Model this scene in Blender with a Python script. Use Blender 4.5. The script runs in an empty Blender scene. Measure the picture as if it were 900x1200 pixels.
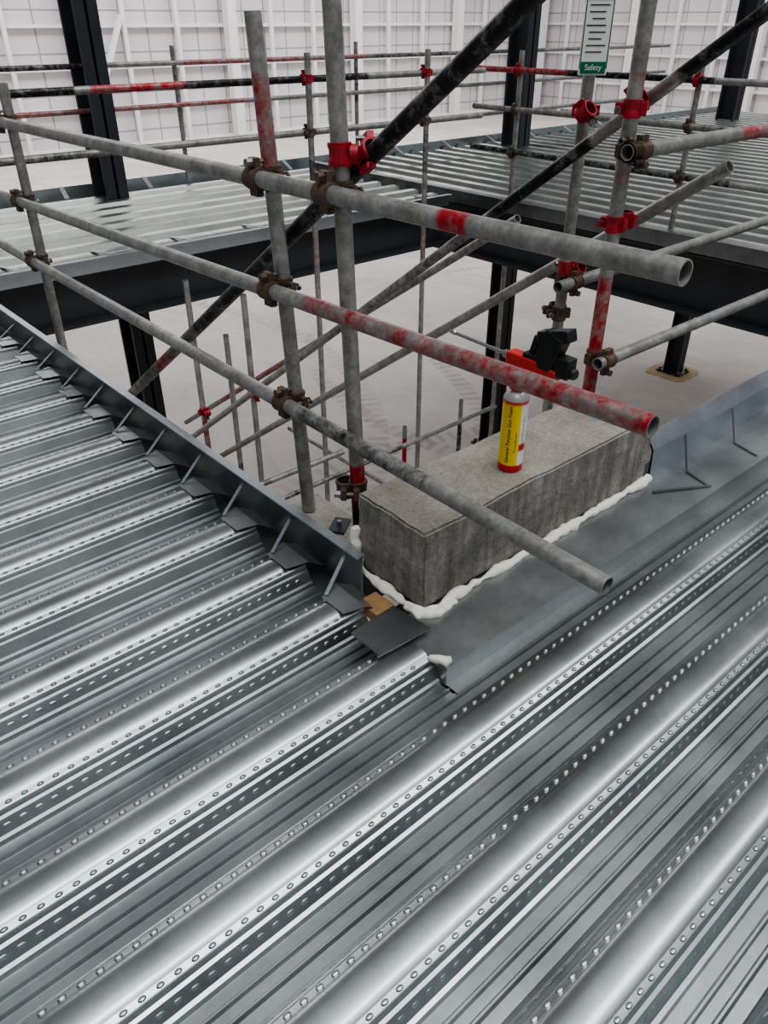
import bpy, bmesh, math, random
from mathutils import Vector, Matrix, noise
random.seed(7)
S=1.4   # metres per unit; unit = eye height above the deck
scene=bpy.context.scene
FW=Vector((.6587,.7524,0)); RT=Vector((.7524,-.6587,0))
UP=Vector((0,0,1))
try: scene.view_settings.look='AgX - Medium High Contrast'
except Exception: pass

# ---------------------------------------------------------------- materials
def newmat(name):
    m=bpy.data.materials.new(name); m.use_nodes=True
    nt=m.node_tree; nt.nodes.clear()
    o=nt.nodes.new('ShaderNodeOutputMaterial'); b=nt.nodes.new('ShaderNodeBsdfPrincipled')
    nt.links.new(b.outputs[0],o.inputs[0])
    return m,nt,b
def N(nt,t,**k):
    n=nt.nodes.new(t)
    for a,v in k.items(): setattr(n,a,v)
    return n
def noise_tex(nt,scale,detail=4,rough=.6,vec=None,dist=0):
    n=N(nt,'ShaderNodeTexNoise'); n.inputs['Scale'].default_value=scale
    n.inputs['Detail'].default_value=detail; n.inputs['Roughness'].default_value=rough
    n.inputs['Distortion'].default_value=dist
    if vec is None:
        tc=N(nt,'ShaderNodeTexCoord'); vec=tc.outputs['Object']
    nt.links.new(vec,n.inputs['Vector'])
    return n.outputs['Fac']
def stretched(nt,sx,sy,sz,rot=(0,0,0)):
    tc=N(nt,'ShaderNodeTexCoord'); mp=N(nt,'ShaderNodeMapping')
    mp.inputs['Scale'].default_value=(sx,sy,sz); mp.inputs['Rotation'].default_value=rot
    nt.links.new(tc.outputs['Object'],mp.inputs['Vector']); return mp.outputs[0]
def ramp(nt,fac,stops):
    r=N(nt,'ShaderNodeValToRGB'); e=r.color_ramp.elements
    e[0].position=stops[0][0]; e[0].color=(*stops[0][1],1)
    e[1].position=stops[-1][0]; e[1].color=(*stops[-1][1],1)
    for p,c in stops[1:-1]:
        x=e.new(p); x.color=(*c,1)
    nt.links.new(fac,r.inputs[0]); return r.outputs[0]
def mix(nt,fac,a,b,mode='MIX'):
    m=N(nt,'ShaderNodeMix',data_type='RGBA',blend_type=mode)
    for s,v in ((m.inputs[0],fac),(m.inputs[6],a),(m.inputs[7],b)):
        if isinstance(v,(int,float)): s.default_value=v
        elif isinstance(v,tuple): s.default_value=(*v,1)
        else: nt.links.new(v,s)
    return m.outputs[2]
def maprange(nt,v,a,b,c,d):
    m=N(nt,'ShaderNodeMapRange'); nt.links.new(v,m.inputs[0])
    for i,x in enumerate((a,b,c,d)): m.inputs[i+1].default_value=x
    return m.outputs[0]
def bump(nt,b,h,strength=.3,dist=.01):
    n=N(nt,'ShaderNodeBump'); n.inputs['Strength'].default_value=strength; n.inputs['Distance'].default_value=dist
    nt.links.new(h,n.inputs['Height']); nt.links.new(n.outputs[0],b.inputs['Normal'])
def g3(v): return (v,v,v)

def mat_galv(name,base=(.50,.535,.55),dark=(.33,.36,.375),rough=(.24,.42),metal=.92,residue=True,streak=.2,bmp=.05):
    m,nt,b=newmat(name)
    n1=noise_tex(nt,4,4,.55); n2=noise_tex(nt,1,4,.6,stretched(nt,4,10,10)); n4=noise_tex(nt,45,3,.6)
    col=ramp(nt,n1,[(.3,dark),(.65,base)])
    col=mix(nt,streak,col,ramp(nt,n2,[(.3,g3(.6)),(.7,g3(1))]),'MULTIPLY')
    col=mix(nt,.3,col,ramp(nt,n4,[(.35,g3(.75)),(.65,g3(1.05))]),'MULTIPLY')
    if residue:
        n3=noise_tex(nt,7,8,.75,dist=1.2)
        msk=ramp(nt,n3,[(.71,g3(0)),(.75,g3(1))])
        col=mix(nt,msk,col,(.55,.57,.57))
    nt.links.new(col,b.inputs['Base Color'])
    b.inputs['Metallic'].default_value=metal
    nt.links.new(maprange(nt,n1,.3,.7,rough[0],rough[1]),b.inputs['Roughness'])
    if bmp: bump(nt,b,noise_tex(nt,9,2,.5),bmp,.01)
    return m
M_DECK=mat_galv('galvanised_deck',base=(.47,.505,.515),dark=(.37,.40,.41),rough=(.26,.34),metal=1)
M_FLASH=mat_galv('galvanised_flashing',base=(.42,.445,.455),dark=(.33,.355,.365),rough=(.3,.42))
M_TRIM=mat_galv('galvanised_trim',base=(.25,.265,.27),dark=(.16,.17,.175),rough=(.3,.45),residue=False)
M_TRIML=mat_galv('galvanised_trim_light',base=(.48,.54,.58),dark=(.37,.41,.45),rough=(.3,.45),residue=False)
M_DECKFAR=mat_galv('galvanised_deck_far',base=(.52,.54,.51),dark=(.42,.44,.42),rough=(.3,.38),residue=False,metal=1,bmp=0)

def mat_simple(name,col,rough=.5,metal=0,var=.25,scale=8,bmp=.0):
    m,nt,b=newmat(name)
    n=noise_tex(nt,scale,5,.6)
    c=mix(nt,1.0,col,ramp(nt,n,[(.25,g3(1-var)),(.7,g3(1))]),'MULTIPLY')
    nt.links.new(c,b.inputs['Base Color']); b.inputs['Roughness'].default_value=rough
    b.inputs['Metallic'].default_value=metal
    if bmp: bump(nt,b,n,bmp,.01)
    return m
M_BEAM=mat_simple('charcoal_steel_paint',(.030,.035,.042),.45,.0,.35,5)
M_RED=mat_simple('red_coupler_paint',(.44,.014,.03),.42,.1,.6,60,.3)
M_RUST=mat_simple('rusty_coupler',(.17,.115,.085),.6,.5,.6,60,.4)
M_BOLT=mat_simple('bolt_steel',(.30,.29,.27),.45,.8,.4,60)
M_FOAM=mat_simple('expanding_foam',(.78,.77,.69),.8,0,.12,40,.4)
M_BLACK=mat_simple('black_plastic',(.012,.012,.014),.4,0,.2,30)
M_GUNRED=mat_simple('gun_red_plastic',(.55,.03,.02),.35,0,.15,30)
M_CHROME=mat_simple('chrome',(.6,.6,.62),.2,1,.1,30)
M_WHITE=mat_simple('white_plastic',(.75,.77,.76),.4,0,.08,20)
M_GREEN=mat_simple('green_print',(.0,.15,.08),.4,0,.1,20)
M_INK=mat_simple('ink',(.02,.025,.03),.5,0,.1,20)
M_TIMBER=mat_simple('timber',(.36,.21,.10),.7,0,.4,20,.3)
M_GROUT=mat_simple('sand_grout',(.46,.33,.19),.85,0,.4,6,.3)
M_RAIL=mat_simple('wall_rail_paint',(.80,.77,.78),.5,0,.08,3)

def mat_attr(name,rough=.4,metal=0):
    m,nt,b=newmat(name); a=N(nt,'ShaderNodeAttribute',attribute_name='Col')
    nt.links.new(a.outputs['Color'],b.inputs['Base Color'])
    b.inputs['Roughness'].default_value=rough; b.inputs['Metallic'].default_value=metal
    return m
M_CAN=mat_attr('printed_can',.3,.2)

def mat_tube():
    m,nt,b=newmat('scaffold_tube_metal')
    a=N(nt,'ShaderNodeAttribute',attribute_name='Col')
    n1=noise_tex(nt,14,6,.7); n2=noise_tex(nt,70,4,.6)
    g=ramp(nt,n1,[(.3,(.19,.185,.17)),(.5,(.32,.32,.305)),(.7,(.46,.46,.45))])
    g=mix(nt,.6,g,ramp(nt,n2,[(.3,g3(.55)),(.65,g3(1))]),'MULTIPLY')
    n3=noise_tex(nt,22,6,.75)
    ad=N(nt,'ShaderNodeMath',operation='ADD'); nt.links.new(a.outputs['Alpha'],ad.inputs[0]); nt.links.new(n3,ad.inputs[1])
    cov=maprange(nt,ad.outputs[0],.90,1.16,0,1)
    pc=mix(nt,.7,a.outputs['Color'],ramp(nt,n2,[(.3,g3(.5)),(.7,g3(1.1))]),'MULTIPLY')
    col=mix(nt,cov,g,pc)
    nt.links.new(col,b.inputs['Base Color'])
    b.inputs['Metallic'].default_value=.5; b.inputs['Roughness'].default_value=.40
    bump(nt,b,n2,.2,.004)
    return m
M_TUBE=mat_tube()

def mat_concrete():
    m,nt,b=newmat('cast_concrete')
    n1=noise_tex(nt,5,8,.7); n2=noise_tex(nt,1,5,.7,stretched(nt,26,26,2.2)); n3=noise_tex(nt,90,3,.8); n5=noise_tex(nt,2.2,5,.6)
    col=ramp(nt,n1,[(.28,(.12,.115,.10)),(.5,(.25,.24,.215)),(.72,(.42,.405,.37))])
    geo=N(nt,'ShaderNodeNewGeometry'); sx=N(nt,'ShaderNodeSeparateXYZ'); nt.links.new(geo.outputs['Normal'],sx.inputs[0])
    top=maprange(nt,sx.outputs[2],.4,.9,0,1)
    streak=ramp(nt,n2,[(.3,g3(.45)),(.62,g3(1.0))])
    side=mix(nt,1.0,col,streak,'MULTIPLY')
    tp=mix(nt,.35,col,ramp(nt,n5,[(.35,(.24,.21,.165)),(.6,(.42,.37,.30))]))
    col=mix(nt,top,side,tp)
    col=mix(nt,.7,col,ramp(nt,n3,[(.32,g3(.55)),(.6,g3(1.05))]),'MULTIPLY')
    nt.links.new(col,b.inputs['Base Color']); b.inputs['Roughness'].default_value=.88
    bump(nt,b,n1,1.0,.02)
    return m
M_CONC=mat_concrete()

def mat_floor():
    m,nt,b=newmat('dusty_concrete_floor')
    n1=noise_tex(nt,.31,6,.6,dist=.5); n2=noise_tex(nt,1,7,.7,stretched(nt,2.3,1.1,2,(0,0,.7)),dist=.6)
    col=ramp(nt,n1,[(.3,(.42,.375,.355)),(.7,(.57,.52,.495))])
    col=mix(nt,.5,col,ramp(nt,n2,[(.3,g3(.72)),(.65,g3(1.05))]),'MULTIPLY')
    # curved tyre tracks with tread pattern
    tc=N(nt,'ShaderNodeTexCoord')
    nb=noise_tex(nt,1.3,3,.6)
    for loc,rad in (((6,1,0),(5.6,5.95)),((6,1,0),(7.2,7.5)),((1,14,0),(8.2,8.55)),((1,14,0),(10.1,10.4)),((14,9,0),(6.0,6.3))):
        vm=N(nt,'ShaderNodeVectorMath',operation='DISTANCE'); vm.inputs[1].default_value=(loc[0],loc[1],FZ_M)
        nt.links.new(tc.outputs['Object'],vm.inputs[0]); d=vm.outputs['Value']
        w_=rad[1]-rad[0]
        rr=N(nt,'ShaderNodeMapRange'); rr.interpolation_type='SMOOTHSTEP'; nt.links.new(d,rr.inputs[0])
        rr.inputs[1].default_value=rad[0]-.04; rr.inputs[2].default_value=rad[0]; rr.inputs[3].default_value=0; rr.inputs[4].default_value=1
        r2=N(nt,'ShaderNodeMapRange'); r2.interpolation_type='SMOOTHSTEP'; nt.links.new(d,r2.inputs[0])
        r2.inputs[1].default_value=rad[1]; r2.inputs[2].default_value=rad[1]+.04; r2.inputs[3].default_value=1; r2.inputs[4].default_value=0
        mm=N(nt,'ShaderNodeMath',operation='MULTIPLY'); nt.links.new(rr.outputs[0],mm.inputs[0]); nt.links.new(r2.outputs[0],mm.inputs[1])
        # tread: angular stripes
        sb=N(nt,'ShaderNodeVectorMath',operation='SUBTRACT'); nt.links.new(tc.outputs['Object'],sb.inputs[0]); sb.inputs[1].default_value=(loc[0],loc[1],0)
        sp=N(nt,'ShaderNodeSeparateXYZ'); nt.links.new(sb.outputs[0],sp.inputs[0])
        at=N(nt,'ShaderNodeMath',operation='ARCTAN2'); nt.links.new(sp.outputs[1],at.inputs[0]); nt.links.new(sp.outputs[0],at.inputs[1])
        mu=N(nt,'ShaderNodeMath',operation='MULTIPLY'); nt.links.new(at.outputs[0],mu.inputs[0]); mu.inputs[1].default_value=rad[0]*2*math.pi/.22
        sn=N(nt,'ShaderNodeMath',operation='SINE'); nt.links.new(mu.outputs[0],sn.inputs[0])
        tr=maprange(nt,sn.outputs[0],-.3,.4,.25,1)
        m2=N(nt,'ShaderNodeMath',operation='MULTIPLY'); nt.links.new(mm.outputs[0],m2.inputs[0]); nt.links.new(tr,m2.inputs[1])
        m3=N(nt,'ShaderNodeMath',operation='MULTIPLY'); nt.links.new(m2.outputs[0],m3.inputs[0]); nt.links.new(maprange(nt,nb,.35,.6,.1,.6),m3.inputs[1])
        col=mix(nt,m3.outputs[0],col,(.27,.235,.215))
    nt.links.new(col,b.inputs['Base Color']); b.inputs['Roughness'].default_value=.8
    return m
FZ_M=-3.2*S
M_FLOOR=mat_floor()
def mat_wall():
    m,nt,b=newmat('wall_cladding')
    w=N(nt,'ShaderNodeTexBrick'); 
    tc=N(nt,'ShaderNodeTexCoord'); 
    nt.links.new(tc.outputs['UV'],w.inputs['Vector'])
    w.offset=0; w.inputs['Scale'].default_value=1; w.inputs['Brick Width'].default_value=1.4; w.inputs['Row Height'].default_value=1.75
    w.inputs['Mortar Size'].default_value=.04
    w.inputs['Color1'].default_value=(.64,.60,.63,1); w.inputs['Color2'].default_value=(.60,.565,.59,1); w.inputs['Mortar'].default_value=(.32,.30,.32,1)
    n=noise_tex(nt,.4,3,.5)
    col=mix(nt,.5,w.outputs['Color'],ramp(nt,n,[(.3,g3(.88)),(.7,g3(1.05))]),'MULTIPLY')
    nt.links.new(col,b.inputs['Base Color']); b.inputs['Roughness'].default_value=.6
    return m
M_WALL=mat_wall()

# ---------------------------------------------------------------- mesh builder
class MB:
    def __init__(s): s.v=[];s.f=[];s.m=[];s.c=[];s.mats=[]
    def mi(s,mat):
        if mat not in s.mats: s.mats.append(mat)
        return s.mats.index(mat)
    def add(s,vs,fs,mat,cols=None):
        o=len(s.v); i=s.mi(mat)
        s.v+= [tuple(x) for x in vs]; s.c+= cols if cols else [(1,1,1,1)]*len(vs)
        for f in fs: s.f.append([o+k for k in f]); s.m.append(i)
    def box(s,lo,hi,mat):
        x0,y0,z0=lo;x1,y1,z1=hi
        vs=[(x,y,z) for x in(x0,x1) for y in(y0,y1) for z in(z0,z1)]
        s.add(vs,[(0,1,3,2),(4,6,7,5),(0,4,5,1),(2,3,7,6),(0,2,6,4),(1,5,7,3)],mat)
    def obox(s,c,ax,ay,az,hs,mat):
        c=Vector(c);vs=[]
        for i in(-1,1):
            for j in(-1,1):
                for k in(-1,1): vs.append(c+ax*i*hs[0]+ay*j*hs[1]+az*k*hs[2])
        s.add(vs,[(0,1,3,2),(4,6,7,5),(0,4,5,1),(2,3,7,6),(0,2,6,4),(1,5,7,3)],mat)
    def bar(s,p0,p1,w,t,mat,side=None):
        p0=Vector(p0);p1=Vector(p1);d=(p1-p0);L=d.length;d.normalize()
        sd=(side or d.cross(UP)); sd=Vector(sd); sd=(sd-d*sd.dot(d)).normalized(); n=d.cross(sd)
        s.obox((p0+p1)/2,d,sd,n,(L/2,w/2,t/2),mat)
    def lathe(s,p0,axis,prof,mat,segs=20,colfn=None):
        """prof list of (r,h) along axis"""
        ax=Vector(axis).normalized(); p0=Vector(p0)
        a=ax.orthogonal().normalized(); b=ax.cross(a)
        vs=[];fs=[]
        for r,h in prof:
            for k in range(segs):
                t=2*math.pi*k/segs; vs.append(p0+ax*h+(a*math.cos(t)+b*math.sin(t))*r)
        for i in range(len(prof)-1):
            for k in range(segs):
                k2=(k+1)%segs
                fs.append((i*segs+k,i*segs+k2,(i+1)*segs+k2,(i+1)*segs+k))
        cols=[colfn(Vector(v)) for v in vs] if colfn else None
        s.add(vs,fs,mat,cols)
    def cyl(s,p0,p1,r,mat,segs=14):
        d=Vector(p1)-Vector(p0); L=d.length
        s.lathe(p0,d,[(0.0001,0),(r,0),(r,L),(0.0001,L)],mat,segs)
    def build(s,name,parent=None,smooth=True,angle=32,bevel=0):
        me=bpy.data.meshes.new(name)
        me.from_pydata([(x*S,y*S,z*S) for x,y,z in s.v],[],s.f)
        for mt in s.mats: me.materials.append(mt)
        me.polygons.foreach_set('material_index',s.m)
        ca=me.color_attributes.new('Col','FLOAT_COLOR','POINT')
        ca.data.foreach_set('color',[q for c in s.c for q in c])
        me.update()
        bm=bmesh.new(); bm.from_mesh(me); bmesh.ops.recalc_face_normals(bm,faces=bm.faces); bm.to_mesh(me); bm.free()
        if smooth:
            me.polygons.foreach_set('use_smooth',[True]*len(me.polygons)); me.set_sharp_from_angle(angle=math.radians(angle))
        ob=bpy.data.objects.new(name,me); scene.collection.objects.link(ob)
        if parent: ob.parent=parent
        if bevel:
            md=ob.modifiers.new('bevel','BEVEL'); md.width=bevel*S; md.segments=2; md.limit_method='ANGLE'
        return ob
def empty(name,loc=(0,0,0)):
    e=bpy.data.objects.new(name,None); scene.collection.objects.link(e); e.empty_display_size=.1
    return e

# ---------------------------------------------------------------- room shell
FZ=-3.2
mb=MB(); mb.box((-25,-25,FZ-.2),(37.4,30,FZ),M_FLOOR); mb.build('floor',smooth=False)
def wall(name,axis,pos,a0,a1,z0,z1):
    me=bpy.data.meshes.new(name)
    if axis=='x': co=[(a0,pos,z0),(a1,pos,z0),(a1,pos,z1),(a0,pos,z1),(a0,pos+.2,z0),(a1,pos+.2,z0),(a1,pos+.2,z1),(a0,pos+.2,z1)]
    else: co=[(pos,a0,z0),(pos,a1,z0),(pos,a1,z1),(pos,a0,z1),(pos+.2,a0,z0),(pos+.2,a1,z0),(pos+.2,a1,z1),(pos+.2,a0,z1)]
    me.from_pydata([(x*S,y*S,z*S) for x,y,z in co],[],[(0,1,2,3),(4,5,6,7),(0,1,5,4),(1,2,6,5),(2,3,7,6),(3,0,4,7)])
    me.materials.append(M_WALL); uv=me.uv_layers.new(name='UVMap')
    for p in me.polygons:
        for li in p.loop_indices:
            v=co[me.loops[li].vertex_index]; uv.data[li].uv=((v[0] if axis=='x' else v[1])*S,v[2]*S)
    ob=bpy.data.objects.new(name,me); scene.collection.objects.link(ob)
    mb=MB(); k=a0
    def bx(a,b,c,d,t0,t1):
        if axis=='x': mb.box((a,pos-t1,c),(b,pos-t0,d),M_RAIL)
        else: mb.box((pos-t1,a,c),(pos-t0,b,d),M_RAIL)
    z=z0+.2
    while z<z1-.2: bx(a0,a1,z,z+.11,.01,.16); z+=1.25
    n=0
    while k<a1-.3:
        bx(k,k+(.38 if n%3==0 else .14),z0,z1,.17,.55 if n%3==0 else .3); k+=2.05; n+=1
    for q in (a0+24.6,a0+36.9):
        for zz in (z0+.3,z0+4.4):
            p0=(q,pos-.35,zz) if axis=='x' else (pos-.35,q,zz); p1=(q+2,pos-.35,zz+4) if axis=='x' else (pos-.35,q+2,zz+4)
            mb.bar(p0,p1,.16,.16,M_RAIL)
    mb.build(name+'_rails',parent=ob,smooth=False)
    return ob
wall('wall_back','x',30,-25,37.4,FZ,8)
wall('wall_right','y',37.4,-25,30,FZ,8)

# ---------------------------------------------------------------- metal decking
HALF=[(0,0),(.009,-.0003),(.018,-.0016),(.0245,-.0040),(.0275,-.0062),(.029,-.0074),(.0370,-.0080),(.0400,-.0108),(.0420,-.019),(.0470,-.021),(.0575,-.0425),(.0635,-.0445),(.0665,-.052),(.083,-.052),(.0865,-.0465),(.0895,-.0465),(.0925,-.052),(.099,-.052)]
FAR=[(0,0),(.020,-.001),(.036,-.004),(.058,-.052),(.080,-.052),(.085,-.046),(.099,-.046)]
P=.198
def profile(centers,half):
    pts=[]
    for c in sorted(centers):
        l=[(c-a,z) for a,z in reversed(half)]+[(c+a,z) for a,z in half[1:]]
        if pts and abs(pts[-1][0]-l[0][0])<1e-4: l=l[1:]
        pts+=l
    return pts
def extrude(mb,pts,a0,a1,axis,mat,z0=0,n=2,th=.0):
    vs=[];fs=[]
    for i in range(n):
        a=a0+(a1-a0)*i/(n-1)
        for c,z in pts: vs.append((a,c,z+z0) if axis=='x' else (c,a,z+z0))
    L=len(pts)
    for i in range(n-1):
        for k in range(L-1): fs.append((i*L+k,i*L+k+1,(i+1)*L+k+1,(i+1)*L+k))
    mb.add(vs,fs,mat)
def dome(mb,c,ru,rv,h,nrm,mat,segs=8):
    c=Vector(c);n=Vector(nrm).normalized();u=Vector((1,0,0));w=n.cross(u)
    vs=[];
    for rr,hh in ((1.0,-.1),(.72,.62)):
        for k in range(segs):
            t=2*math.pi*k/segs; vs.append(c+u*ru*rr*math.cos(t)+w*rv*rr*math.sin(t)+n*h*hh)
    vs.append(c+n*h)
    fs=[(k,(k+1)%segs,segs+(k+1)%segs,segs+k) for k in range(segs)]+[(segs+k,segs+(k+1)%segs,2*segs) for k in range(segs)]
    mb.add(vs,fs,mat)
mb=MB()
right=[.58-P*i for i in range(0,8)]
left=[.778+P*i for i in range(0,15)]
extrude(mb,profile(right,HALF),-1.2,5.2,'x',M_DECK,n=6)
extrude(mb,profile(left,HALF),-1.2,.765,'x',M_DECK,n=4)
for cs,a0,a1 in ((right[:5],-.6,5.1),(left[:13],-.6,.75)):
    for c in cs:
        n=int((a1-a0)/.0245)
        for i in range(n):
            x=a0+i*.0245
            for sgn in(-1,1):
                dome(mb,(x,c+sgn*.0330,-.0079),.0062,.0042,.0040,(0,0,1),M_DECK)
                if c<1.2: dome(mb,(x+.01,c+sgn*.052,-.0315),.0075,.0042,.0014,(0,sgn*.89,.46),M_DECK,6)
mb.build('metal_decking',angle=40)

# far bays
mb=MB(); extrude(mb,profile([3.99+P*i for i in range(8)],FAR),-3,3.95,'x',M_DECKFAR)
mb.build('metal_decking',angle=28)
mb=MB(); extrude(mb,profile([4.24+P*i for i in range(34)],FAR),-1.5,5.55,'y',M_DECKFAR)
mb.build('metal_decking',angle=28)

# rib end closers + edge trim on the left
mb=MB()
ux=.812; top=.062; v0=1.0; v1=3.84
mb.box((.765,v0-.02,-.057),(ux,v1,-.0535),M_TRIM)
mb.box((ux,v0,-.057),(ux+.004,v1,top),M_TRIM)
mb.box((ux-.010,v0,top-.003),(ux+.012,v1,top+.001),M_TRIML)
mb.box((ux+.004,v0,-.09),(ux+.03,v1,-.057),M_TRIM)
for i,c in enumerate(left[1:]):
    j=random.uniform(-.006,.006); w_=.050
    vs=[(.715,c-.036,.0015),(.715,c+.036,.0015),(.765+j,c+w_,.004),(.765+j,c-w_,.003),(.806,c-w_,-.026),(.806,c+w_,-.020)]
    mb.add(vs,[(0,1,2,3),(3,2,5,4)],M_FLASH)
    q=c+.085+random.uniform(-.01,.01)
    if q<v1: mb.bar((ux,q,.040),(.725,q-.045,.004),.009,.0015,M_TRIML,side=(0,1,0))
mb.build('edge_trim',smooth=False)

# flashing beside block, with downturned edge, upstand and straps
mb=MB()
fz=-.006
mb.box((.770,.703,fz-.002),(5.2,.86,fz),M_FLASH)
mb.box((.770,.701,-.0505),(5.2,.703,fz),M_FLASH)
mb.box((.770,.672,-.0505),(5.2,.703,-.0490),M_FLASH)
mb.box((.768,.701,-.0505),(.770,.86,fz),M_FLASH)
mb.box((.83,.84,fz-.004),(1.65,1.06,fz-.002),M_FLASH)
mb.build('metal_flashing',smooth=False)
mb=MB()
pr=[(.845,-.003),(.849,.075),(.853,.082),(.875,.112),(.879,.112),(.879,.108),(.857,.078),(.853,.07),(.853,-.08),(.849,-.08),(.845,-.003)]
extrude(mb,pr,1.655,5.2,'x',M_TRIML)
for x in (1.80,2.05,2.38,2.80,3.3):
    mb.bar((x+.02,.858,.080),(x-.04,.80,-.001),.006,.002,M_TRIM,side=(1,0,0))
    mb.bar((x-.04,.80,-.003),(x-.065,.72,-.004),.006,.002,M_TRIM,side=(1,0,0))
mb.bar((1.60,.80,-.003),(1.74,.72,-.003),.007,.002,M_TRIM)
mb.build('edge_trim',angle=25)
mb=MB()
vs=[(.690,.80,.004),(.690,.885,.004),(.800,.885,.012),(.812,.79,.008)]
vs+= [(x,y,z-.003) for x,y,z in vs]
mb.add(vs,[(0,1,2,3),(4,7,6,5),(0,4,5,1),(1,5,6,2),(2,6,7,3),(3,7,4,0)],M_TRIM)
mb.build('closure_plate',smooth=False)
mb=MB(); mb.box((.772,.905,-.035),(.822,.965,-.010),M_TIMBER); mb.build('timber_packer',smooth=False,bevel=.003)

# ---------------------------------------------------------------- concrete block
me_b=bmesh.new()
b0=Vector((.845,.848,-.002)); b1=Vector((1.63,1.05,.18))
bmesh.ops.create_cube(me_b,size=1)
for v in me_b.verts:
    v.co=Vector([ (b0[i]+b1[i])/2+v.co[i]*(b1[i]-b0[i]) for i in range(3)])*S
bmesh.ops.bevel(me_b,geom=me_b.edges[:],offset=.007,segments=2,affect='EDGES')
bmesh.ops.subdivide_edges(me_b,edges=[e for e in me_b.edges if e.calc_length()>.1],cuts=24,use_grid_fill=True)
for v in me_b.verts:
    n=noise.noise_vector(v.co*7)*.004+noise.noise_vector(v.co*30)*.003; v.co+=n
me=bpy.data.meshes.new('concrete_block'); me_b.to_mesh(me); me_b.free(); me.materials.append(M_CONC)
me.polygons.foreach_set('use_smooth',[True]*len(me.polygons)); me.set_sharp_from_angle(angle=math.radians(40))
ob=bpy.data.objects.new('concrete_block',me); scene.collection.objects.link(ob)
mb=MB(); mb.box((.842,1.062,-.14),(.98,1.38,-.022),M_CONC)
mb.build('concrete_pad',bevel=.004,smooth=False)
mb=MB(); mb.bar((.90,1.20,-.018),(.95,1.235,-.018),.04,.006,M_BEAM); mb.cyl((.925,1.218,-.017),(.925,1.218,-.004),.006,M_BOLT); mb.build('anchor_plate')

# ---------------------------------------------------------------- foam
def lumpy(mb,pts,r,mat,seed=0,segs=12):
    P_=[Vector(p) for p in pts]; path=[]
    for a,b in zip(P_[:-1],P_[1:]):
        n=max(2,int((b-a).length/.004))
        for i in range(n): path.append(a.lerp(b,i/n))
    path.append(P_[-1]); vs=[];fs=[]
    for i,p in enumerate(path):
        d=(path[min(i+3,len(path)-1)]-path[max(i-3,0)]).normalized()
        a=d.cross(UP) if abs(d.z)<.9 else d.cross(Vector((1,0,0))); a.normalize(); b=a.cross(d)
        rr=r*(.8+.6*noise.noise(p*16+Vector((seed,0,0)))+.35*noise.noise(p*45))
        if i in(0,len(path)-1): rr*=.2
        for k in range(segs):
            t=2*math.pi*k/segs
            q=p+(a*math.cos(t)+b*math.sin(t))*rr; q+=noise.noise_vector(q*45+Vector((seed,3,1)))*r*.4; vs.append(q)
    for i in range(len(path)-1):
        for k in range(segs): fs.append((i*segs+k,i*segs+(k+1)%segs,(i+1)*segs+(k+1)%segs,(i+1)*segs+k))
    fs.append(tuple(range(segs))); fs.append(tuple(len(vs)-segs+k for k in range(segs)))
    mb.add(vs,fs,mat)
mb=MB()
lumpy(mb,[(1.65,.843,.000),(1.3,.839,-.001),(1.05,.838,-.001),(.92,.837,.000),(.87,.834,.0),(.845,.837,.000),(.834,.86,.001),(.833,.90,.001),(.834,.95,.002),(.832,1.0,.004),(.834,1.03,.012),(.838,1.048,.035),(.841,1.052,.07),(.842,1.053,.10)],.0115,M_FOAM,1)
lumpy(mb,[(.92,.826,-.003),(.86,.822,-.002),(.83,.845,-.003),(.828,.88,-.003)],.011,M_FOAM,2)
lumpy(mb,[(.765,.745,-.009),(.772,.722,-.001),(.782,.705,-.003)],.009,M_FOAM,4)
mb.build('expanding_foam',angle=60)

# ---------------------------------------------------------------- foam can
cx,cy,cz=1.1637,.9157,.181; R=.0265
yel=(.86,.62,.02,1);wh=(.78,.79,.78,1);red=(.62,.02,.02,1);blk=(.03,.03,.035,1)
def cancol(p):
    d=Vector((p.x-cx,p.y-cy,0)); a=math.degrees(math.atan2(d.dot(RT),-d.dot(FW))); h=p.z-cz
    if h<.018: return red
    if h>.165: return (.35,.35,.36,1)
    if h>.158: return red
    if -70<a<22: return yel
    if 22<=a<75: return wh if (h<.05 or h>.07) else red
    return yel
can=empty('foam_can')
mb=MB()
prof=[(.0001,0),(R*.93,0),(R,.003)]
prof+=[(R,.0175),(R,.0182)]+[(R,.0182+i*(.16-.0182)/24) for i in range(1,25)]
prof+=[(R*1.03,.162),(R*1.0,.166),(R*.85,.174),(R*.6,.180),(R*.42,.182),(R*.42,.186),(.0001,.186)]
mb.lathe((cx,cy,cz),UP,prof,M_CAN,64,cancol)
mb.build('can_body',parent=can,angle=40)
def wrap_text(txt,size,z0,a0,mat,name,sc_bold=0):
    cu=bpy.data.curves.new(name,'FONT'); cu.body=txt; cu.size=1; cu.offset=sc_bold; 
    o=bpy.data.objects.new(name+'_src',cu); scene.collection.objects.link(o)
    dg=bpy.context.evaluated_depsgraph_get(); dg.update()
    me=bpy.data.meshes.new_from_object(o.evaluated_get(dg)); me.name=name
    bpy.data.objects.remove(o)
    for v in me.vertices:
        x,y=v.co.x*size,v.co.y*size; a=math.radians(a0)-y/R
        d=-FW*math.cos(a)+RT*math.sin(a); q=Vector((cx,cy,0))+d*(R*1.012); v.co=Vector((q.x,q.y,z0+x))*S
    me.materials.clear(); me.materials.append(mat)
    ob=bpy.data.objects.new(name,me); scene.collection.objects.link(ob); ob.parent=can
wrap_text('General Purpose Gun Foam',.0115,cz+.024,-22,M_INK,'label_text',.012)
wrap_text('PU expanding foam',.006,cz+.05,8,M_INK,'label_subtext')
wrap_text('danger  flammable aerosol  750 ml',.0055,cz+.055,42,M_INK,'label_small')

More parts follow.
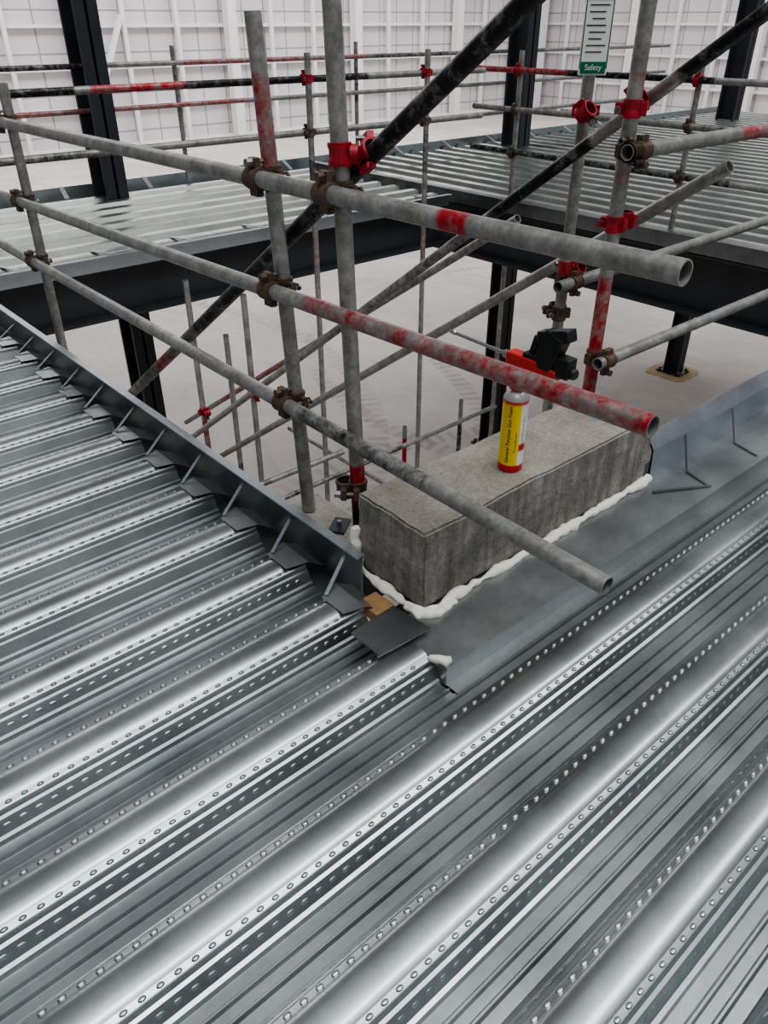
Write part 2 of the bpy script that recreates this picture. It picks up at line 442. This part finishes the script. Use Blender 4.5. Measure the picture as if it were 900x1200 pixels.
# foam gun (upside down on the can)
gun=empty('foam_gun'); V=Vector((0,1,0)); U=Vector((1,0,0))
mb=MB()
gz=.428
mb.lathe((cx,cy,cz+.186),UP,[(.0001,0),(.017,0),(.019,.008),(.017,.03),(.012,.036),(.0001,.036)],M_GUNRED,20)
mb.lathe((cx,cy,cz+.216),UP,[(.0001,0),(.015,0),(.015,.020),(.0001,.020)],M_BLACK,16)
mb.build('can_adapter',parent=gun)
mb=MB()
mb.obox((cx+.002,.905,gz-.002),U,V,UP,(.015,.040,.015),M_GUNRED)
mb.obox((cx+.002,.850,gz-.006),U,V,UP,(.014,.030,.011),M_GUNRED)
mb.build('body',parent=gun,bevel=.004)
mb=MB()
d=Vector((0,1,.03)).normalized()
mb.lathe((cx+.002,.943,gz),d,[(.0001,0),(.0095,0),(.0085,.015),(.0040,.02),(.0036,.155),(.0050,.157),(.003,.172),(.0001,.172)],M_CHROME,14)
mb.build('barrel',parent=gun)
mb=MB()
g=Vector((0,-.35,1)).normalized(); gs=U; gn=g.cross(gs)
mb.obox((cx+.004,.846,gz+.036),g,gs,gn,(.040,.016,.022),M_BLACK)
mb.obox((cx+.004,.838,gz+.068),Vector((0,.95,-.25)).normalized(),U,Vector((0,.25,.95)).normalized(),(.036,.015,.012),M_BLACK)
mb.obox((cx+.004,.884,gz+.034),Vector((0,-.25,1)).normalized(),U,V,(.026,.008,.008),M_BLACK)
mb.obox((cx+.004,.872,gz+.012),V,U,UP,(.032,.015,.010),M_BLACK)
mb.obox((cx+.004,.812,gz+.014),V,U,UP,(.018,.014,.020),M_BLACK)
mb.lathe((cx+.004,.797,gz+.006),-V,[(.0001,0),(.010,0),(.012,.005),(.010,.014),(.0001,.014)],M_BLACK,14)
mb.build('handle',parent=gun,bevel=.005)

# ---------------------------------------------------------------- scaffold
TR=.0163
RED=(.46,.025,.035); BLACK=(.018,.018,.02); RUST=(.20,.10,.06)
def tube(name,p0,p1,parent,segs_c=(),r=TR,over=1.0):
    p0=Vector(p0);p1=Vector(p1);d=p1-p0;L=d.length;ax=d.normalized()
    a=ax.orthogonal().normalized();b=ax.cross(a); n=max(3,int(L/.025)); sg=22
    mb=MB(); vs=[];fs=[];cols=[]
    for i in range(n+1):
        for k in range(sg):
            t=2*math.pi*k/sg; q=p0+d*(i/n)+(a*math.cos(t)+b*math.sin(t))*r; vs.append(q)
            f=i/n; c=(.3,.3,.3,0)
            for f0,f1,col,al in segs_c:
                if f0<=f<=f1: c=(*col,al)
            cols.append(c)
    for i in range(n):
        for k in range(sg): fs.append((i*sg+k,i*sg+(k+1)%sg,(i+1)*sg+(k+1)%sg,(i+1)*sg+k))
    mb.add(vs,fs,M_TUBE,cols)
    ri=r*.84; e=min(.12,L/3)
    mb.lathe(p0,ax,[(r,0),(ri,0),(ri,e)],M_TUBE,sg); mb.lathe(p1,-ax,[(r,0),(ri,0),(ri,e)],M_TUBE,sg)
    for i in range(len(vs),len(mb.c)): mb.c[i]=(.1,.1,.1,0)
    return mb.build(name,parent=parent,angle=50)
def band(mb,c,ax,mat,r=TR,w=.019):
    c=Vector(c);ax=Vector(ax).normalized()
    mb.lathe(c-ax*w,ax,[(r*1.02,0),(r*1.30,0),(r*1.34,w*.3),(r*1.2,w*.6),(r*1.2,w*1.4),(r*1.34,w*1.7),(r*1.30,w*2),(r*1.02,w*2)],mat,18)
def coupler(mb,c1,ax1,c2,ax2,mat,out=None):
    """two clamp bands (one per tube), saddle between, hinge lug and nut/bolt on each"""
    c1=Vector(c1);c2=Vector(c2);ax1=Vector(ax1).normalized();ax2=Vector(ax2).normalized()
    band(mb,c1,ax1,mat);band(mb,c2,ax2,mat)
    m=(c2-c1); mm=m.normalized() if m.length>1e-5 else Vector((1,0,0))
    mb.lathe(c1+mm*TR*1.05,mm,[(.0001,0),(.017,0),(.017,max(.004,m.length-TR*2.1)),(.0001,max(.004,m.length-TR*2.1))],mat,12)
    for c,ax,sg in((c1,ax1,-1),(c2,ax2,1)):
        s_=ax.cross(mm); 
        if s_.length<.1: s_=ax.orthogonal()
        s_.normalize()
        for q in(-1,1):
            base=c+s_*q*TR*1.35
            if q==1:
                mb.obox(base+s_*.006,s_,ax,mm,(.010,.012,.006),mat)
                mb.cyl(base+s_*.008-mm*.020,base+s_*.008+mm*.018,.0042,M_BOLT,8)
                mb.cyl(base+s_*.008+mm*.010*sg-mm*.005,base+s_*.008+mm*.020*sg,.0085,mat if random.random()<.5 else M_BOLT,6)
            else:
                mb.obox(base+s_*-.003,s_,ax,mm,(.007,.013,.008),mat)
                mb.cyl(base-s_*.006-ax*.015,base-s_*.006+ax*.015,.005,mat,8)
sc=empty('scaffold')
def F(a,a0,a1): return (a-a0)/(a1-a0)
def zz(Z): return 1-Z
UT=.88
tA=((UT,.459,zz(.255)),(UT,3.5,zz(.283)))
tube('ledger_top',*tA,sc,[(F(.80,.459,3.5),F(.875,.459,3.5),RED,.66)])
tB=((UT,.459,zz(.458)),(UT,3.5,zz(.532)))
tube('ledger_mid',*tB,sc,[(0,F(.8,.459,3.5),RED,.53),(F(.8,.459,3.5),F(1.26,.459,3.5),RED,.50)])
tC=((UT,.4795,zz(.7405)),(UT,3.5,zz(.711)))
tube('ledger_low',*tC,sc,[(F(.86,.4795,3.5),F(1.3,.4795,3.5),BLACK,.5),(F(1.6,.4795,3.5),F(1.75,.4795,3.5),RED,.35)])
def ptv(t,v):
    a,b=Vector(t[0]),Vector(t[1]); return a.lerp(b,(v-a.y)/(b.y-a.y))
p1b=Vector((.915,1.3265,-.02)); p1t=Vector((.917,1.41,1.012))
tube('standard_1',p1b,p1t,sc,[(F(.74,-.02,1.012),F(.93,-.02,1.012),RED,.52),(.62,.70,RED,.3)])
p2b=Vector((.915,1.125,-.018)); p2t=Vector((.916,1.185,1.25))
tube('standard_2',p2b,p2t,sc,[(0,.10,BLACK,.8),(.10,.17,RED,.7)])
p3b=Vector((.915,2.93,FZ)); p3t=Vector((.915,2.87,.83))
tube('standard_3',p3b,p3t,sc,[(.84,.9,RED,.35),(.93,.96,RED,.3)])
p4=(1.709,1.10)
tube('standard_4',(*p4,FZ),(*p4,1.3),sc,[(F(.02,FZ,1.3),F(.47,FZ,1.3),RED,.60),(F(.66,FZ,1.3),F(.70,FZ,1.3),RED,.45),(F(.84,FZ,1.3),F(.9,FZ,1.3),RED,.4)],r=.0178)
p5=(1.878,1.35)
tube('standard_5',(*p5,FZ),(*p5,1.3),sc,[(F(.65,FZ,1.3),F(.85,FZ,1.3),RED,.36)])
tube('transom_top',(1.653,1.06,.7475),(4.6,1.06,.742),sc,[(F(2.15,1.653,4.6),F(2.5,1.653,4.6),RED,.54)],r=.0175)
tube('transom_low',(1.669,1.06,.2405),(4.6,1.06,.236),sc)
tube('transom_mid',(1.80,1.31,.361),(4.4,1.31,.382),sc)
dA=Vector((.953,1.13,.793)); dB=Vector((.962,2.326,-.023)); dd=(dA-dB)
tube('brace_1',dB-dd*.35,dA+dd*.42,sc,[(.42,1,BLACK,.66),(.0,.42,BLACK,.52),(.28,.33,RED,.6)])
e1=Vector((1.81,1.14,.831)); e2=Vector((1.825,3.69,-1.0)); ed=e1-e2
tube('brace_2',e2-ed*.1,e1+ed*.22,sc,[(.70,1,BLACK,.68),(.80,.86,RED,.3),(.45,.7,BLACK,.45)])
f1=Vector((1.922,.9476,.705)); f2=Vector((1.922,3.77,-1.26)); fd=f1-f2
tube('brace_3',f2-fd*.1,f1,sc,[(.1,.2,RED,.4)])
h1=Vector((2.3,2.073,.267)); h2=Vector((2.3,4.40,-1.23)); hd=h1-h2
tube('brace_4',h2-hd*.2,h1+hd*.08,sc,[(.2,.52,RED,.54),(.52,1,BLACK,.4)])
mr=MB(); ms=MB()
AV=Vector((0,1,0)); AU=Vector((1,0,0))
def onpost(b,t,z): 
    b=Vector(b);t=Vector(t); return b.lerp(t,(z-b.z)/(t.z-b.z))
for (t,pb,pt,mbx) in ((tA,p1b,p1t,ms),(tB,p1b,p1t,ms),(tC,p1b,p1t,ms),(tA,p2b,p2t,ms),(tB,p3b,p3t,ms),(tA,p3b,p3t,ms),(tC,p3b,p3t,ms)):
    q=ptv(t,pb.y); q=onpost(pb,pt,q.z); r_=ptv(t,q.y+.0)
    coupler(mbx,q,pt-pb,r_,AV,M_RUST)
q=onpost(p2b,p2t,.80); coupler(mr,q,p2t-p2b,q+Vector((.038,-.03,0)),dd,M_RED)
q=onpost(p2b,p2t,.13); coupler(ms,q,p2t-p2b,q+Vector((-.02,.02,0)),UP,M_RUST)
coupler(mr,(*p4,.83),UP,(p4[0]+.06,p4[1]+.03,.84),ed,M_RED)
coupler(ms,(*p4,.745),UP,(p4[0],1.06,.747),AU,M_RUST)
coupler(ms,(p4[0]-.035,1.06,.747),AU,(p4[0]-.035,1.06,.747),AU,M_RUST)
coupler(mr,(*p4,.58),UP,(p4[0]+.04,p4[1],.585),UP,M_RED)
coupler(ms,(*p4,.24),UP,(p4[0],1.06,.24),AU,M_RUST)
coupler(mr,(*p5,.80),UP,(1.84,1.32,.80),ed,M_RED)
coupler(mr,(*p5,.395),UP,(p5[0]+.03,1.33,.39),fd,M_RED)
coupler(ms,(*p5,.36),UP,(p5[0],1.31,.361),AU,M_RUST)
coupler(ms,(*p5,.26),UP,(p5[0]+.02,1.38,.26),UP,M_RUST)
mr.build('couplers_red',parent=sc,angle=35); ms.build('couplers_rusty',parent=sc,angle=35)

# distant guard rails round the opening and the far deck edge
gr=empty('guardrail_scaffold')
k=0
def gt(p0,p1,segs=()):
    global k; k+=1; tube('rail_%d'%k,p0,p1,gr,segs,r=TR)
gt((-.6,3.6,.752),(3.95,3.6,.742),[(.0,.45,BLACK,.66),(.46,.56,RED,.6),(.56,.8,BLACK,.66)])
gt((-.6,3.6,.51),(3.95,3.6,.50),[(.3,.5,BLACK,.5)])
gt((4.2,.2,.735),(4.2,3.9,.735),[(.55,.8,BLACK,.66),(.8,1,RED,.6),(.3,.42,RED,.5)])
gt((4.2,.2,.52),(4.2,3.9,.52),[(.2,.4,RED,.4),(.4,1,BLACK,.4)])
gt((4.2,.2,.26),(4.2,3.9,.28),[(.5,1,BLACK,.6)])
gt((-2,5.45,.75),(9,5.45,.75),[(.1,.4,BLACK,.6),(.45,.6,RED,.5),(.6,.8,BLACK,.5)])
gt((-2,5.45,.5),(9,5.45,.5),[(.3,.5,RED,.5)])
gt((-2,5.45,.25),(9,5.45,.25))
for u in (2.62,3.45): gt((u,3.57,FZ),(u,3.57,.86),[(.72,.80,RED,.4),(.84,.9,BLACK,.5)])
for v in (1.2,2.35,3.55): gt((4.23,v,FZ if v>3 else 0),(4.23,v,.84),[(.7,.85,RED,.4)])
for u in (2.9,4.5,6.6,8.4): gt((u,5.48,0),(u,5.48,.85),[(.5,.8,BLACK,.5)])
cm=MB()
for u in (2.62,3.45):
    for z in(.505,.748): coupler(cm,(u,3.57,z),UP,(u,3.6,z),AU,M_RED if z>.6 else M_RUST)
for v in (1.2,2.35,3.55):
    for z in(.27,.52,.735): coupler(cm,(4.23,v,z),UP,(4.2,v,z),AV,M_RED if z>.6 else M_RUST)
cm.build('rail_couplers',parent=gr,angle=35)

# lower lift inside the void
lo=empty('lower_scaffold')
k2=0
def lt(p0,p1,segs=()):
    global k2; k2+=1; tube('tube_%d'%k2,p0,p1,lo,segs,r=TR)
for (u,v,zt,sg) in ((2.056,3.455,-.2,[(.3,.6,RED,.5)]),(1.875,3.72,-.15,[(.4,.75,RED,.5)]),(2.087,3.74,-.5,[(.2,.7,BLACK,.5)]),(3.44,3.70,-1.5,[(.5,.95,RED,.8)]),(3.92,3.6,-1.4,[(.2,.9,BLACK,.6)]),(1.3,3.2,-.8,[])):
    lt((u,v,FZ),(u,v,zt),sg)
lt((1.0,3.5,-1.55),(4.2,3.5,-1.5),[(.3,.7,BLACK,.5)]); lt((1.0,3.5,-1.95),(4.2,3.5,-1.9),[(.2,.6,BLACK,.5)]); lt((1.2,3.0,-1.7),(3.6,3.0,-1.7))
lt((1.2,2.6,-1.35),(3.0,2.6,-1.35),[(.2,.6,RED,.4)]); lt((1.2,3.1,-1.1),(2.4,3.1,-1.1),[(.2,.6,BLACK,.5)])
lt((2.0,2.2,-1.6),(2.0,4.6,-1.55),[(0,.5,RED,.4)]); lt((1.5,2.0,-1.8),(1.5,4.4,-1.8)); lt((2.9,2.4,-1.6),(2.9,4.4,-1.6)); lt((1.7,2.0,-1.25),(1.7,4.2,-1.2),[(.3,.8,BLACK,.5)])
lm=MB()
for (u,v,z) in ((2.056,3.455,-1.5),(1.875,3.72,-.9),(2.056,3.455,-.75),(1.875,3.72,-1.3),(2.087,3.74,-1.5)):
    coupler(lm,(u,v,z),UP,(u,v-.035,z),AU,M_RED)
lm.build('lower_couplers',parent=lo,angle=35)

# ---------------------------------------------------------------- tag
tg=empty('scaffold_tag'); tc=Vector((p5[0],p5[1],.985))-FW*.026
mb=MB(); mb.obox(tc,RT,FW,UP,(.036,.003,.105),M_WHITE)
mb.build('board',parent=tg,bevel=.002)
mb=MB(); mb.obox(tc-FW*.0035+UP*-.088,RT,FW,UP,(.031,.001,.013),M_GREEN); mb.obox(tc-FW*.0035+UP*.075,RT,FW,UP,(.031,.001,.020),M_GREEN)
for i in range(8): mb.obox(tc-FW*.0035+UP*(.044-i*.014)+RT*(-.004 if i%2 else 0),RT,FW,UP,(.024-.004*(i%3),.0008,.0012),M_INK)
mb.obox(tc-FW*.0035+RT*-.033,RT,FW,UP,(.0012,.0008,.09),M_GREEN); mb.obox(tc-FW*.0035+RT*.033,RT,FW,UP,(.0012,.0008,.09),M_GREEN)
mb.build('print',parent=tg,smooth=False)
cu=bpy.data.curves.new('safety_word','FONT'); cu.body='Safety'; cu.size=.018*S; cu.align_x='CENTER'
o=bpy.data.objects.new('safety_word',cu); scene.collection.objects.link(o); cu.materials.append(M_WHITE); o.parent=tg
rot=Matrix((RT,UP,-FW)).transposed(); o.matrix_world=Matrix.Translation((tc-FW*.0055+UP*-.093)*S)@rot.to_4x4()

# ---------------------------------------------------------------- steel frame
def ibeam(name,axis,pos,a0,a1,zt,h,w=.14,tf=.016):
    mb=MB()
    def bx(c0,c1,z0,z1):
        if axis=='x': mb.box((a0,c0,z0),(a1,c1,z1),M_BEAM)
        else: mb.box((c0,a0,z0),(c1,a1,z1),M_BEAM)
    bx(pos-w/2,pos+w/2,zt-tf,zt); bx(pos-w/2,pos+w/2,zt-h,zt-h+tf); bx(pos-.006,pos+.006,zt-h+tf,zt-tf)
    return mb.build(name,smooth=False)
ibeam('steel_beam','x',3.92,-3,3.96,-.055,.26)
ibeam('steel_beam','y',4.10,-2,5.2,-.055,.33,w=.16)
ibeam('steel_beam','x',5.2,-3,2.1,-.055,.26)
ibeam('steel_beam','x',5.2,2.4,6.05,-.055,.26)
ibeam('steel_beam','x',5.2,6.35,9.6,-.055,.26)
ibeam('steel_beam','x',.95,.3,4.0,-.145,.27)
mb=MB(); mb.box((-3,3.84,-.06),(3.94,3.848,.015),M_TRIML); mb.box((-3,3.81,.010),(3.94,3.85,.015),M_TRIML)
for i in range(9): mb.bar((.2+i*.45,3.83,.016),(.17+i*.45,4.02,.003),.02,.003,M_TRIML,side=(1,0,0))
mb.build('edge_trim',smooth=False)
mb=MB(); mb.box((4.02,-1.5,-.06),(4.028,5.5,.03),M_TRIM); mb.box((4.0,-1.5,.026),(4.06,5.5,.03),M_TRIM)
mb.build('edge_trim',smooth=False)
mb=MB(); mb.box((-3,5.57,-.06),(11,5.578,.05),M_TRIML)
for i in range(14): mb.bar((.2+i*.6,5.575,.05),(.17+i*.6,5.42,.003),.03,.004,M_TRIML,side=(1,0,0))
mb.build('edge_trim',smooth=False)
def column(u,v,w=.15,d=.22):
    mb=MB(); tf=.02
    mb.box((u-w/2,v-d/2,FZ+.03),(u+w/2,v-d/2+tf,8),M_BEAM); mb.box((u-w/2,v+d/2-tf,FZ+.03),(u+w/2,v+d/2,8),M_BEAM)
    mb.box((u-.008,v-d/2,FZ+.03),(u+.008,v+d/2,8),M_BEAM)
    mb.box((u-w*.9,v-d*.8,FZ+.008),(u+w*.9,v+d*.8,FZ+.03),M_BEAM)
    for a in(-1,1):
        for b in(-1,1): mb.cyl((u+a*w*.7,v+b*d*.65,FZ+.03),(u+a*w*.7,v+b*d*.65,FZ+.07),.02,M_BOLT,6)
    mb.build('steel_column',smooth=False)
column(2.25,5.36); column(6.2,5.2); column(9.8,5.0)
mb=MB(); vs=[];n=40
for k_ in range(n):
    t=2*math.pi*k_/n; c_,s_=math.cos(t),math.sin(t); rr=.30/max(abs(c_),abs(s_)); rr=min(rr,.37)*(1+.10*noise.noise(Vector((c_*4,s_*4,0)))); vs.append((9.8+c_*rr,5.0+s_*rr,FZ+.006))
for k_ in range(n): vs.append((vs[k_][0],vs[k_][1],FZ))
mb.add(vs,[tuple(range(n))]+[(k_,(k_+1)%n,n+(k_+1)%n,n+k_) for k_ in range(n)],M_GROUT); mb.build('grout_patch',smooth=False)
mb=MB(); mb.box((4.2,16.2,FZ),(5.0,17,FZ+1.0),M_RAIL); mb.box((4.1,16.1,FZ+1.0),(5.1,17.1,FZ+1.08),M_RAIL); mb.box((4.15,16.15,FZ+.4),(5.05,17.05,FZ+.5),M_RAIL)
mb.build('storage_crate',smooth=False)

# ---------------------------------------------------------------- light
w=bpy.data.worlds.new('World'); scene.world=w; w.use_nodes=True; nt=w.node_tree; nt.nodes.clear()
out=nt.nodes.new('ShaderNodeOutputWorld'); bg=nt.nodes.new('ShaderNodeBackground'); tcn=nt.nodes.new('ShaderNodeTexCoord')
dt=nt.nodes.new('ShaderNodeVectorMath'); dt.operation='DOT_PRODUCT'; nt.links.new(tcn.outputs['Generated'],dt.inputs[0]); dt.inputs[1].default_value=(0,-.30,.954)
r=nt.nodes.new('ShaderNodeValToRGB'); e=r.color_ramp.elements
e[0].position=0; e[0].color=(.10,.10,.105,1); e[1].position=1; e[1].color=(1.7,1.73,1.76,1)
for p_,c_ in ((.3,(.13,.133,.14)),(.55,(.19,.194,.20)),(.74,(.32,.325,.335)),(.87,(1.0,1.02,1.03))):
    x=e.new(p_); x.color=(*c_,1)
nt.links.new(dt.outputs['Value'],r.inputs[0]); nt.links.new(r.outputs[0],bg.inputs[0]); bg.inputs[1].default_value=1.4
nt.links.new(bg.outputs[0],out.inputs[0])
def area(name,loc,size,power,tgt):
    l=bpy.data.lights.new(name,'AREA'); l.shape='RECTANGLE'; l.size,l.size_y=size[0]*S,size[1]*S; l.energy=power; l.color=(1,.99,.97)
    o=bpy.data.objects.new(name,l); scene.collection.objects.link(o); o.location=Vector(loc)*S
    o.rotation_euler=(Vector(tgt)-Vector(loc)).to_track_quat('-Z','Y').to_euler()
area('fill_strip_1',(3,-2,9),(16,1.6),900,(3,-2,0))  # unseen overhead strip, added to put highlights on the rib crowns
area('fill_strip_3',(14,24,9),(26,3),4800,(14,24,0))  # unseen strip added to brighten the back wall and far floor
area('fill_strip_4',(31,10,9),(3,24),3000,(31,10,0))  # unseen strip added to brighten the right wall

# ---------------------------------------------------------------- camera
cam=bpy.data.cameras.new('camera'); co=bpy.data.objects.new('camera',cam); scene.collection.objects.link(co)
cam.sensor_fit='VERTICAL'; cam.sensor_height=24; cam.lens=18; cam.clip_end=500
th=math.radians(32.7)
co.location=(0,0,S); co.rotation_euler=(FW*math.cos(th)-UP*math.sin(th)).to_track_quat('-Z','Y').to_euler()
scene.camera=co
